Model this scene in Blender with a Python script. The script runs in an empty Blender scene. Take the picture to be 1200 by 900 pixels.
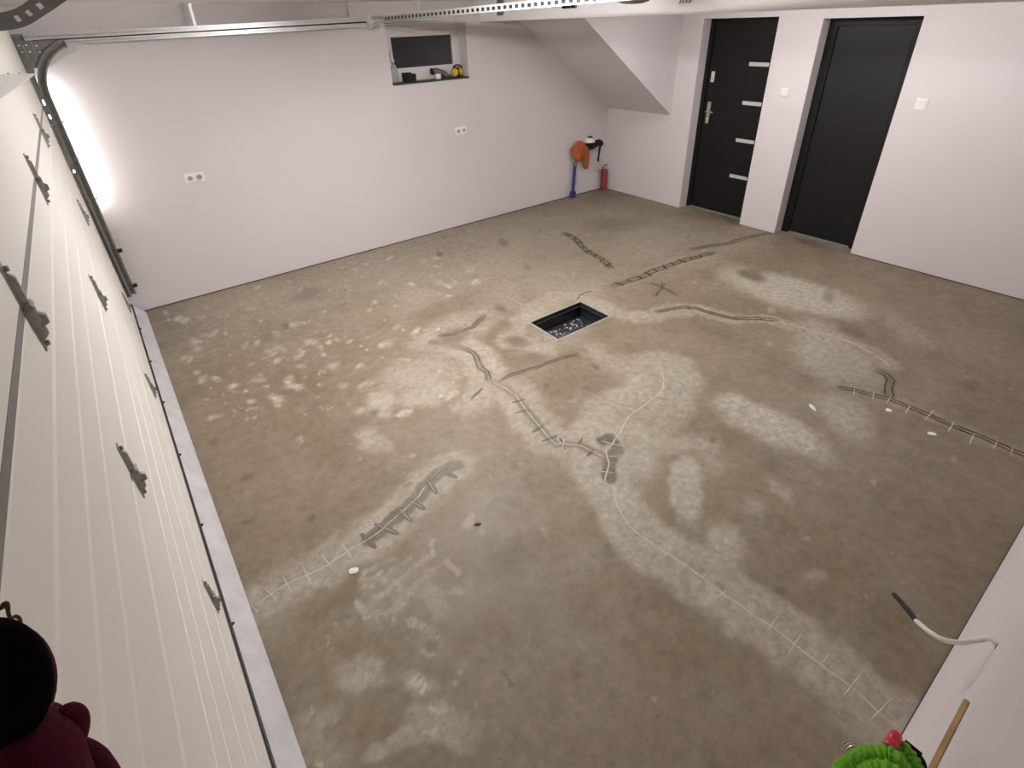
import bpy, bmesh, math, random
import numpy as np
from mathutils import Vector, Matrix
random.seed(4)
rng = np.random.default_rng(11)
scene = bpy.context.scene
COL = scene.collection

# ------------------------------------------------------------------ camera
L, D, H = 5.9016, 5.5076, 2.36          # room: x to the wall with doors, y to the wall with the window
CAM = Vector((0.121, 0.088, 2.162))
F, PX, PY = 619.36, 598.485, 388.623    # focal length and principal point in pixels of the 1200x900 frame
YAW, PITCH, ROLL = 0.633, 0.531, -0.037
_fw = Vector((math.sin(YAW)*math.cos(PITCH), math.cos(YAW)*math.cos(PITCH), -math.sin(PITCH)))
_r = Vector((math.cos(YAW), -math.sin(YAW), 0)); _u = _r.cross(_fw)
RT = math.cos(ROLL)*_r + math.sin(ROLL)*_u
UP = -math.sin(ROLL)*_r + math.cos(ROLL)*_u
cam_data = bpy.data.cameras.new('camera'); cam = bpy.data.objects.new('camera', cam_data); COL.objects.link(cam)
cam_data.sensor_width = 36; cam_data.lens = F/1200*36
cam_data.shift_x = (600-PX)/1200; cam_data.shift_y = (PY-450)/1200
cam_data.clip_start = 0.01
m3 = Matrix((RT, UP, -_fw)).transposed()
cam.matrix_world = Matrix.Translation(CAM) @ m3.to_4x4()
scene.camera = cam

def ray(x, y): return RT*((x-PX)/F) - UP*((y-PY)/F) + _fw
def on(x, y, axis, val):
    d = ray(x, y); return CAM + d*((val-CAM[axis])/d[axis])
def far(x, y, t): return CAM + ray(x, y).normalized()*t
def fl(x, y): p = on(x, y, 2, 0.0); return (p.x, p.y)

# ------------------------------------------------------------------ world, lights, exposure
world = bpy.data.worlds.new('world'); scene.world = world; world.use_nodes = True
world.node_tree.nodes['Background'].inputs[0].default_value = (0.02, 0.022, 0.03, 1)
world.node_tree.nodes['Background'].inputs[1].default_value = 0.3
vs = scene.view_settings
vs.view_transform = 'Standard'; vs.look = 'None'; vs.exposure = 0.0; vs.gamma = 1.0; vs.use_curve_mapping = False
LAMPS = [  # x, y, length in y, radiant strength of the opal diffuser (LED battens under the ceiling)
    (1.9, 3.1, 1.3, 225.0),
    (4.75, 2.45, 2.8, 37.0),
]

# ------------------------------------------------------------------ helpers
def tag(o, label=None, cat=None, group=None, kind=None):
    if label: o['label'] = label
    if cat: o['category'] = cat
    if group: o['group'] = group
    if kind: o['kind'] = kind
    return o

def empty(name, loc, label, cat, group=None):
    o = bpy.data.objects.new(name, None); COL.objects.link(o); o.location = loc
    o.empty_display_size = 0.05
    tag(o, label, cat, group); return o

class MB:
    """collects shapes in world coordinates; build() links one mesh object"""
    def __init__(s): s.v = []; s.f = []
    def add(s, vs, fs):
        n = len(s.v); s.v += [tuple(v) for v in vs]; s.f += [tuple(i+n for i in f) for f in fs]; return s
    def box(s, a, b):
        (x0, y0, z0), (x1, y1, z1) = a, b
        return s.add([(x0,y0,z0),(x1,y0,z0),(x1,y1,z0),(x0,y1,z0),(x0,y0,z1),(x1,y0,z1),(x1,y1,z1),(x0,y1,z1)],
                     [(0,3,2,1),(4,5,6,7),(0,1,5,4),(1,2,6,5),(2,3,7,6),(3,0,4,7)])
    def obox(s, c, ax, ay, az):
        """oriented box: centre and three half-axis vectors"""
        c, ax, ay, az = map(Vector, (c, ax, ay, az))
        vs = [c+ax*i+ay*j+az*k for k in (-1,1) for j in (-1,1) for i in (-1,1)]
        return s.add(vs, [(0,2,3,1),(4,5,7,6),(0,1,5,4),(1,3,7,5),(3,2,6,7),(2,0,4,6)])
    def prism(s, poly, d):
        """closed polygon (3d points) extruded by vector d"""
        n = len(poly); d = Vector(d); p = [Vector(q) for q in poly]
        return s.add(p+[q+d for q in p], [tuple(range(n))[::-1], tuple(range(n, 2*n))] +
                     [(i, (i+1) % n, (i+1) % n+n, i+n) for i in range(n)])
    def tube(s, pts, r, n=10, caps=True):
        pts = [Vector(p) for p in pts]; rs = r if isinstance(r, (list, tuple)) else [r]*len(pts)
        vs = []; up = None
        for i, p in enumerate(pts):
            t = (pts[min(i+1, len(pts)-1)]-pts[max(i-1, 0)]).normalized()
            if up is None: up = t.orthogonal().normalized()
            up = (up - t*up.dot(t)).normalized(); sd = t.cross(up)
            vs += [p+(up*math.cos(2*math.pi*k/n)+sd*math.sin(2*math.pi*k/n))*rs[i] for k in range(n)]
        fs = [(i*n+k, i*n+(k+1) % n, (i+1)*n+(k+1) % n, (i+1)*n+k) for i in range(len(pts)-1) for k in range(n)]
        if caps: fs += [tuple(range(n))[::-1], tuple(range((len(pts)-1)*n, len(pts)*n))]
        return s.add(vs, fs)
    def lathe(s, c, prof, n=20, axis=(0,0,1)):
        """profile [(radius, height)] turned about axis through c"""
        a = Vector(axis).normalized(); e = a.orthogonal().normalized(); g = a.cross(e); c = Vector(c)
        vs = [c+a*h+(e*math.cos(2*math.pi*k/n)+g*math.sin(2*math.pi*k/n))*r for r, h in prof for k in range(n)]
        m = len(prof)
        fs = [(i*n+k, i*n+(k+1) % n, (i+1)*n+(k+1) % n, (i+1)*n+k) for i in range(m-1) for k in range(n)]
        fs += [tuple(range(n))[::-1], tuple(range((m-1)*n, m*n))]
        return s.add(vs, fs)
    def build(s, name, mat, parent=None, smooth=False, bevel=0.0, base=None, segs=2):
        me = bpy.data.meshes.new(name)
        org = Vector((0,0,0))
        if base is not None: org = Vector(base)
        pw = parent_world(parent)
        off = org if parent is None else pw
        me.from_pydata([tuple(Vector(v)-off) for v in s.v], [], s.f)
        bm = bmesh.new(); bm.from_mesh(me); bmesh.ops.recalc_face_normals(bm, faces=bm.faces)
        if bevel:
            bmesh.ops.bevel(bm, geom=[e for e in bm.edges if e.is_manifold and e.calc_face_angle(0) > 0.5],
                            offset=bevel, segments=segs, affect='EDGES', clamp_overlap=True)
        bm.to_mesh(me); bm.free()
        if smooth:
            for p in me.polygons: p.use_smooth = True
            try: me.set_sharp_from_angle(angle=math.radians(40))
            except Exception: pass
        me.materials.append(mat)
        o = bpy.data.objects.new(name, me); COL.objects.link(o)
        if parent is not None: o.parent = parent
        else: o.location = off
        return o

def parent_world(p):
    w = Vector((0,0,0))
    while p is not None:
        w = w+Vector(p.location); p = p.parent
    return w

# ------------------------------------------------------------------ materials
def mat(name, col, rough=0.6, metal=0.0, noise=0.0, nscale=8.0, bump=0.0, bscale=60.0, spec=0.5, col2=None, trans=0.0, coat=0.0):
    m = bpy.data.materials.new(name); m.use_nodes = True
    nt = m.node_tree; b = nt.nodes['Principled BSDF']
    b.inputs['Base Color'].default_value = (*col, 1); b.inputs['Roughness'].default_value = rough
    b.inputs['Metallic'].default_value = metal; b.inputs['Specular IOR Level'].default_value = spec
    if trans: b.inputs['Transmission Weight'].default_value = trans
    if coat: b.inputs['Coat Weight'].default_value = coat
    tc = nt.nodes.new('ShaderNodeTexCoord')
    if noise or col2:
        n = nt.nodes.new('ShaderNodeTexNoise'); n.inputs['Scale'].default_value = nscale; n.inputs['Detail'].default_value = 5
        nt.links.new(tc.outputs['Object'], n.inputs['Vector'])
        r = nt.nodes.new('ShaderNodeValToRGB')
        c2 = col2 if col2 else tuple(c*(1-noise) for c in col)
        c1 = col if col2 else tuple(min(1, c*(1+noise)) for c in col)
        r.color_ramp.elements[0].position = 0.3; r.color_ramp.elements[1].position = 0.7
        r.color_ramp.elements[0].color = (*c2, 1); r.color_ramp.elements[1].color = (*c1, 1)
        nt.links.new(n.outputs['Fac'], r.inputs['Fac']); nt.links.new(r.outputs['Color'], b.inputs['Base Color'])
    if bump:
        n2 = nt.nodes.new('ShaderNodeTexNoise'); n2.inputs['Scale'].default_value = bscale; n2.inputs['Detail'].default_value = 4
        nt.links.new(tc.outputs['Object'], n2.inputs['Vector'])
        bp = nt.nodes.new('ShaderNodeBump'); bp.inputs['Strength'].default_value = bump; bp.inputs['Distance'].default_value = 0.01
        nt.links.new(n2.outputs['Fac'], bp.inputs['Height']); nt.links.new(bp.outputs['Normal'], b.inputs['Normal'])
    return m

def emis(name, col, st):
    m = bpy.data.materials.new(name); m.use_nodes = True; b = m.node_tree.nodes['Principled BSDF']
    b.inputs['Base Color'].default_value = (*col, 1)
    b.inputs['Emission Color'].default_value = (*col, 1); b.inputs['Emission Strength'].default_value = st
    return m

M = dict(
    wall=mat('wall_paint', (0.63, 0.588, 0.598), 0.75, noise=0.015, nscale=1.2, bump=0.06, bscale=220),
    ceil=mat('ceiling_paint', (0.66, 0.64, 0.64), 0.7, noise=0.01, nscale=2),
    beam=mat('beam_paint', (0.74, 0.71, 0.71), 0.7, noise=0.01, nscale=2),
    panel=mat('door_panel_cream', (0.79, 0.77, 0.715), 0.5, noise=0.012, nscale=3, bump=0.04, bscale=350),
    galv=mat('galvanised_steel', (0.62, 0.62, 0.62), 0.38, 0.6, noise=0.07, nscale=30),
    perf=mat('perforated_zinc_steel', (0.40, 0.40, 0.395), 0.45, 0.5, noise=0.1, nscale=30),
    galvd=mat('dull_galvanised_steel', (0.22, 0.22, 0.215), 0.5, 0.35, noise=0.12, nscale=25),
    alu=mat('aluminium_profile', (0.74, 0.75, 0.775), 0.36, 0.5, noise=0.10, nscale=9),
    hinge=mat('zinc_hinge', (0.34, 0.335, 0.32), 0.5, 0.3, noise=0.15, nscale=60),
    rubber=mat('black_rubber', (0.015, 0.015, 0.016), 0.6),
    anthr=mat('anthracite_door', (0.006, 0.005, 0.0055), 0.5, spec=0.22, noise=0.06, nscale=5, bump=0.02, bscale=300),
    anthr2=mat('anthracite_gloss_door', (0.006, 0.006, 0.007), 0.38, spec=0.28, noise=0.06, nscale=5),
    frame=mat('black_door_frame', (0.004, 0.004, 0.0045), 0.5, spec=0.25),
    steel=mat('brushed_steel', (0.70, 0.69, 0.66), 0.4, 0.55),
    brass=mat('satin_brass', (0.50, 0.45, 0.33), 0.4, 0.7),
    white=mat('white_plastic', (0.80, 0.78, 0.77), 0.35),
    slot=mat('dark_slot', (0.03, 0.03, 0.03), 0.6),
    pvc=mat('white_window_pvc', (0.66, 0.63, 0.61), 0.4),
    glass=mat('night_glass', (0.018, 0.016, 0.022), 0.12, spec=0.5),
    sill=mat('dark_sill', (0.025, 0.023, 0.024), 0.4, noise=0.2, nscale=20),
    black=mat('black_plastic', (0.006, 0.006, 0.0065), 0.5, spec=0.3),
    grey=mat('grey_plastic', (0.13, 0.125, 0.135), 0.45),
    yellow=mat('yellow_plastic', (0.62, 0.36, 0.03), 0.4),
    orange=mat('orange_cloth', (0.36, 0.095, 0.022), 0.85, noise=0.25, nscale=25, bump=0.3, bscale=60),
    blue=mat('blue_plastic', (0.025, 0.034, 0.14), 0.45, noise=0.1),
    red=mat('red_paint', (0.22, 0.02, 0.028), 0.35),
    redp=mat('red_plastic', (0.62, 0.02, 0.06), 0.4, noise=0.1, nscale=40),
    green=mat('green_hose_fabric', (0.18, 0.50, 0.02), 0.8, col2=(0.09, 0.30, 0.008), nscale=160, bump=0.2, bscale=500),
    cable=mat('white_cable', (0.72, 0.70, 0.65), 0.45),
    wood=mat('pine_wood', (0.50, 0.33, 0.17), 0.6, noise=0.2, nscale=14),
    maroon=mat('maroon_knit', (0.060, 0.004, 0.014), 0.95, noise=0.2, nscale=40, bump=0.25, bscale=320, spec=0.15),
    lining=mat('black_lining', (0.0035, 0.002, 0.003), 0.95, noise=0.2, nscale=40, spec=0.05),
    cordm=mat('brown_maroon_cord', (0.12, 0.05, 0.045), 0.9, noise=0.3, nscale=90),
    basin=mat('black_drain_plastic', (0.018, 0.018, 0.02), 0.42, noise=0.3, nscale=30),
    crumb=mat('pale_rubble', (0.27, 0.27, 0.275), 0.9, noise=0.3, nscale=80),
    mortar=mat('grey_mortar', (0.31, 0.295, 0.265), 0.85, noise=0.15, nscale=60),
    resin=mat('pale_crack_resin', (0.46, 0.41, 0.335), 0.6, noise=0.15, nscale=30),
    dresin=mat('dark_crack_resin', (0.048, 0.037, 0.026), 0.9, noise=0.3, nscale=40, spec=0.1),
    bresin=mat('brown_crack_resin', (0.105, 0.086, 0.064), 0.55, noise=0.2, nscale=40),
    paper=mat('white_paper', (0.72, 0.70, 0.66), 0.7),
    clear=mat('clear_plastic', (0.75, 0.75, 0.75), 0.15, trans=0.75),
)
TUBEM = emis('tube_light', (1.0, 0.985, 0.95), 60.0)

# ------------------------------------------------------------------ the floor
def fbm(x, y, sc, octv=4, seed=0):
    out = np.zeros_like(x); amp = 1.0; tot = 0.0
    for o in range(octv):
        g = np.random.default_rng(seed*31+o).random((257, 257))
        u = (x*sc*2**o+37.3*o) % 256; v = (y*sc*2**o+11.9*o) % 256
        i = u.astype(int); j = v.astype(int); a = u-i; b = v-j
        a = a*a*(3-2*a); b = b*b*(3-2*b)
        out += amp*((g[i, j]*(1-a)+g[i+1, j]*a)*(1-b)+(g[i, j+1]*(1-a)+g[i+1, j+1]*a)*b)
        tot += amp; amp *= 0.55
    return out/tot

def sstep(a, b, t):
    t = np.clip((t-a)/(b-a), 0, 1); return t*t*(3-2*t)

DX0, DX1, DY0, DY1 = 2.51, 3.08, 2.72, 3.065        # drain pit opening
FX0, FX1, FY0, FY1 = -0.20, L+0.22, -0.05, D+0.05
STEP = 0.0105
xs = np.unique(np.concatenate([np.linspace(FX0, DX0, int((DX0-FX0)/STEP)), np.linspace(DX0, DX1, 40), np.linspace(DX1, FX1, int((FX1-DX1)/STEP))]))
ys = np.unique(np.concatenate([np.linspace(FY0, DY0, int((DY0-FY0)/STEP)), np.linspace(DY0, DY1, 26), np.linspace(DY1, FY1, int((FY1-DY1)/STEP))]))
NX, NY = len(xs), len(ys)
GX, GY = np.meshgrid(xs, ys, indexing='ij')
haze = np.zeros_like(GX); dark = np.zeros_like(GX)
# warped coordinates make every painted edge ragged
WX = GX+(fbm(GX, GY, 9, 3, 1)-0.5)*0.10; WY = GY+(fbm(GX, GY, 9, 3, 2)-0.5)*0.10
WX2 = GX+(fbm(GX, GY, 26, 3, 5)-0.5)*0.03; WY2 = GY+(fbm(GX, GY, 26, 3, 6)-0.5)*0.03
BL = fbm(GX, GY, 7, 4, 3); FN = fbm(GX, GY, 30, 3, 4)

def window(x0, x1, y0, y1, m):
    i0, i1 = np.searchsorted(xs, (x0-m, x1+m)); j0, j1 = np.searchsorted(ys, (y0-m, y1+m))
    return slice(max(i0, 0), min(i1+1, NX)), slice(max(j0, 0), min(j1+1, NY))

def paint_line(pts, w, soft, amt, arr, warp=1, mot=0.5):
    """world-space band along a polyline"""
    P = np.array(pts); m = w+soft+0.12
    s = window(P[:,0].min(), P[:,0].max(), P[:,1].min(), P[:,1].max(), m)
    X, Y = (WX[s], WY[s]) if warp == 1 else (WX2[s], WY2[s])
    d = np.full(X.shape, 9.0)
    for a, b in zip(P[:-1], P[1:]):
        ab = b-a; t = np.clip(((X-a[0])*ab[0]+(Y-a[1])*ab[1])/max(ab@ab, 1e-9), 0, 1)
        d = np.minimum(d, np.hypot(X-a[0]-t*ab[0], Y-a[1]-t*ab[1]))
    k = (1-sstep(w, w+soft, d))*amt*(1-mot+mot*2*np.clip(BL[s], 0, 1))
    arr[s] = np.maximum(arr[s], k)

def paint_blob(cx, cy, ax, ay, ratio, soft, amt, arr, warp=1, mot=0.4):
    """blob about pixel (cx,cy); (ax,ay) is the half long axis in pixels, ratio the short/long ratio there"""
    c = np.array(fl(cx, cy)); e = np.array(fl(cx+ax, cy+ay))-c; g = np.array(fl(cx-ay*ratio, cy+ax*ratio))-c
    Jm = np.linalg.inv(np.array([e, g]).T)
    m = max(np.hypot(*e), np.hypot(*g))*1.5+0.1
    s = window(c[0], c[0], c[1], c[1], m)
    X, Y = (WX[s], WY[s]) if warp == 1 else (WX2[s], WY2[s])
    u = Jm[0,0]*(X-c[0])+Jm[0,1]*(Y-c[1]); v = Jm[1,0]*(X-c[0])+Jm[1,1]*(Y-c[1])
    d = np.hypot(u, v)
    k = (1-sstep(1-soft, 1+soft*0.6, d))*amt*(1-mot+mot*2*np.clip(FN[s]*0.5+BL[s]*0.5, 0, 1))
    arr[s] = np.maximum(arr[s], k)

def zp(ox, oy, sc, pts): return [(ox+x/sc, oy+y/sc) for x, y in pts]
def W(pts): return [fl(*p) for p in pts]

K1 = [(297,710),(313,699),(336,684),(362,673),(382,663),(400,651),(416,640),(432,632),(448,620),(462,607),(480,592),(490,582),(500,568),(512,556),(524,548),(536,545)]
K2 = zp(640,420,6,[(815,90),(828,150),(825,200),(790,255),(740,290),(680,335),(620,380),(580,410),(545,470),(520,525),(480,570),(470,600),(420,640),(425,680),(445,740),(425,800),(410,870)]) + \
     zp(560,480,3.75,[(598,345),(602,395),(622,440),(655,495),(690,535),(740,572),(830,632),(920,690),(1000,750),(1085,815),(1140,850)]) + \
     [(883,722),(910,738),(933,757),(960,778),(975,789),(998,806),(1012,818),(1030,836),(1046,850)]
K3 = zp(440,300,3.75,[(1010,885),(960,860),(900,832),(830,825),(790,825),(750,785),(720,745),(690,710),(650,660),(620,615),(570,580),(520,555),(500,545),(490,510),(460,490),(445,450),(430,425),(400,410)])
K3b = zp(440,300,3.75,[(400,410),(350,395),(310,375),(250,380)])
K3c = zp(440,300,3.75,[(290,350),(340,345),(390,325),(430,310),(455,285),(475,268)])
K3d = zp(440,300,3.75,[(545,550),(600,520),(650,505),(720,485),(770,465),(830,445),(890,435)])
K4 = zp(640,240,3.75,[(300,355),(360,335),(430,315),(470,290),(520,275),(570,255),(620,240),(680,225),(740,210)])
K4b = zp(640,240,3.75,[(640,195),(720,180),(800,170),(860,150),(920,135),(1000,122)])
K5 = zp(640,240,3.75,[(85,125),(130,150),(160,185),(190,210),(240,235),(285,275)])
K6 = zp(640,240,3.75,[(490,470),(540,460),(600,450),(660,455),(710,470),(760,485),(820,498),(880,500),(940,500),(1000,505)])
K6b = zp(880,280,3.75,[(110,365),(200,382),(290,410),(380,430),(460,465),(530,500),(580,530),(600,555)])
K6c = zp(640,240,3.75,[(465,345),(510,362),(575,395)])
K6d = zp(640,240,3.75,[(515,345),(505,370),(480,400)])
K7 = zp(880,280,3.75,[(390,655),(450,662),(530,685),(600,700),(680,732),(780,772),(880,820),(980,857)])+zp(800,440,3,[(960,180),(1050,215),(1130,250),(1215,285)])
K7b = zp(880,280,3.75,[(610,692),(605,650),(615,620),(595,595),(560,580)])
K8 = [(676,351),(680,346),(686,343),(694,341)]

# pale ground bands beside the cracks
paint_line(W(K1), 0.085, 0.07, 0.55, haze)
paint_line(W(K2[10:]), 0.11, 0.07, 0.62, haze)
paint_line(W(K2[:14]), 0.20, 0.12, 0.55, haze)
paint_line(W(K3), 0.10, 0.09, 0.50, haze)
paint_line(W(K3b+K3c), 0.10, 0.12, 0.40, haze)
paint_line(W(K4), 0.06, 0.06, 0.25, haze)
paint_line(W(K6+K6b), 0.05, 0.06, 0.42, haze)
paint_line(W([(640,408),(600,400),(610,372),(650,345),(680,348),(730,370),(760,372),(800,365)]), 0.05, 0.09, 0.45, haze)
paint_line(W(K7[4:]), 0.03, 0.05, 0.28, haze)
# ground patches: cx, cy, long half axis, ratio, softness, strength
for a in [
    (930,343,88,22,.22,.35,.75),(880,330,45,18,.35,.5,.5),(975,410,55,40,.45,.5,.55),(960,425,35,22,.5,.6,.55),(1060,385,30,20,.4,.6,.25),
    (900,497,76,34,.26,.4,.85),(868,478,36,12,.4,.5,.85),(990,487,38,26,.5,.6,.6),(806,572,6,46,.5,.35,.75),(846,640,12,32,.8,.45,.72),
    (912,571,16,14,.5,.6,.5),(878,590,15,6,.8,.7,.45),(960,680,14,6,.8,.8,.45),(785,520,48,-4,.3,.6,.55),(825,520,20,6,.5,.6,.5),(835,540,25,6,.5,.7,.35),
    (787,445,28,6,.9,.5,.6),(760,470,50,-30,.6,.6,.45),(720,490,40,25,.4,.6,.4),(735,430,40,10,.4,.8,.35),
    (490,440,50,-14,.5,.7,.45),(500,463,38,-8,.35,.6,.55),(446,472,18,8,.9,.5,.6),(436,516,18,10,.7,.6,.55),(450,520,10,10,.6,.6,.45),(535,380,40,-16,.4,.8,.4),(485,348,40,-10,.5,.8,.35),
    (530,400,30,4,.5,.6,.45),(560,468,26,-16,.7,.5,.5),(650,395,40,-14,.4,.8,.35),(700,413,25,8,.4,.6,.35),(640,358,36,-18,.4,.7,.45),
    (427,786,32,-8,.72,.45,.62),(375,838,28,-12,.6,.6,.42),(372,875,30,30,.6,.7,.42),(486,797,18,14,.8,.5,.45),(515,845,38,22,.65,.4,.50),(495,862,60,-18,.30,.35,.55),(450,876,26,-12,.6,.35,.55),(515,862,36,-10,.5,.5,.5),(548,858,12,6,.9,.6,.45),
    (505,700,12,26,.6,.5,.45),(505,750,14,22,.8,.7,.28),(330,700,50,-40,.5,.8,.3),(470,690,48,-34,.55,.7,.28),(520,560,22,-8,.6,.7,.35),(505,585,34,-20,.5,.8,.35),
    (600,345,60,-20,.5,.9,.25),(700,330,60,-26,.3,.8,.30),(820,300,60,-16,.25,.8,.30),(560,310,70,-20,.4,.9,.25)]:
    paint_blob(*a, haze)
for a in [(550,610,7,-9,.5,.4,.8),(565,622,2,9,.45,.4,.7)]: paint_blob(*a, haze, 2)
for a in [(450,310,230,-60,.22,.9,.38),(600,285,170,-40,.28,.9,.36),(760,280,110,-6,.28,.9,.30),(660,320,120,-20,.3,.9,.26)]: paint_blob(*a, haze, 1)  # broad soft wash: the far floor's extra brightness put into its colour
# scribbled scraping marks
def scrib(pts, w, amt): paint_line(W(zp(260,520,3.75,pts)), w, 0.008, amt, haze, 2, 0.5)
for pts in ([(610,590),(650,560),(700,525),(755,505)],[(620,635),(680,605),(740,560),(820,510)],[(625,610),(700,570)],[(660,690),(720,650),(800,590),(880,510),(930,490)],
            [(670,740),(720,760),(780,690),(850,620),(940,550)],[(690,680),(640,720),(690,770)],[(760,600),(780,640),(830,650)],[(750,770),(800,700),(830,640)],
            [(600,700),(640,760)],[(990,515),(1045,570)],[(930,490),(915,450),(930,420)],[(820,780),(880,800)],[(640,560),(620,600),(660,620)],[(700,560),(670,590),(720,600)],[(900,560),(940,545)],[(940,660),(1050,640)]):
    scrib(pts, 0.006+0.006*random.random(), 0.5+0.2*random.random())
for pts in ([(555,330),(575,285),(610,275)],[(590,320),(605,290)],[(590,340),(560,330)]):
    paint_line(W(zp(320,660,3.158,pts)), 0.006, 0.008, 0.6, haze, 2)
for pts in ([(505,450),(540,410)],[(525,460),(560,425)],[(540,475),(560,450)],[(585,535),(640,553)],[(560,635),(600,625)],[(335,410),(365,430)],[(130,570),(145,540)],[(165,745),(185,735)],[(345,430),(360,415)]):
    paint_line(W(zp(320,660,3.158,pts)), 0.005, 0.008, 0.9, haze, 2)
# pale footprints and specks over the left half
for k in range(330):
    px = 190+random.random()**1.1*370; t = random.random()
    lo = 358-(px-172)*0.26+8; py = lo+t*(500-lo)*(0.95 if px > 230 else 0.7)
    if px < 172+(py-361)*0.37+20: continue
    r = 1.8+random.random()**2.5*8; ang = -0.25+random.gauss(0, .35)
    paint_blob(px, py, r*math.cos(ang), r*math.sin(ang), 0.35+0.25*random.random(), 0.8, 0.45+0.55*random.random(), haze, 2, 0.6)
for k in range(120):
    px, py = random.uniform(330, 1190), random.uniform(270, 890)
    r = 1.3+random.random()**2*4
    paint_blob(px, py, r, r*random.uniform(-.4, .4), random.uniform(.4, 1), 0.6, 0.25+0.35*random.random(), haze, 2, 0.5)
# dark brown stains
for k in range(150):
    px, py = random.uniform(230, 1190), random.uniform(240, 890)
    r = 1.2+random.random()**3*7
    paint_blob(px, py, r, r*random.uniform(-.4, .4), random.uniform(.3, 1), 0.7, 0.25+0.4*random.random(), dark, 2, 0.5)
for a in [(880,323,18,6,.3,.5,.75),(880,320,12,-2,.4,.5,.5),(853,257,12,6,.3,.6,.75),(840,254,10,4,.4,.8,.5),(720,262,40,-2,.2,.8,.35),(1137,452,14,3,.5,.7,.6),(1000,390,16,5,.4,.6,.5),
          (597,797,9,9,.3,.5,.7),(530,395,20,-6,.5,.6,.5),(605,400,16,3,.4,.6,.55),(620,420,20,-4,.4,.8,.4),(290,560,10,-4,.4,.8,.6),(286,613,9,-3,.4,.6,.6),(360,345,20,-6,.4,.8,.4),(505,757,9,6,.8,.5,.45),
          (950,285,24,8,.15,.6,.6),(1005,250,30,6,.2,.8,.4),(698,430,5,3,.6,.6,.7),(640,452,4,2,.6,.6,.6)]:
    paint_blob(*a, dark, 2)
for Kp, w, am in ((K1[7:], .030, .62),(K3, .020, .40),(K3b, .025, .40),(K3c, .02, .55),(K3d, .012, .40),(K4, .035, .45),(K4b, .03, .45),(K5, .035, .45),(K6, .018, .5),(K7, .016, .62),(K7b, .022, .55),(K6c, .016, .4),(K6d, .016, .4)):
    paint_line(W(Kp), w, 0.02, am, dark, 2, 0.6)
JUNC = zp(640,420,6,[(400,580),(440,560),(475,590),(500,640),(455,690),(440,760),(445,840)])
paint_line(W(JUNC), 0.028, 0.02, 0.75, dark, 2, 0.3)
haze *= (1-0.9*np.clip(dark*1.3, 0, 1))

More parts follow.
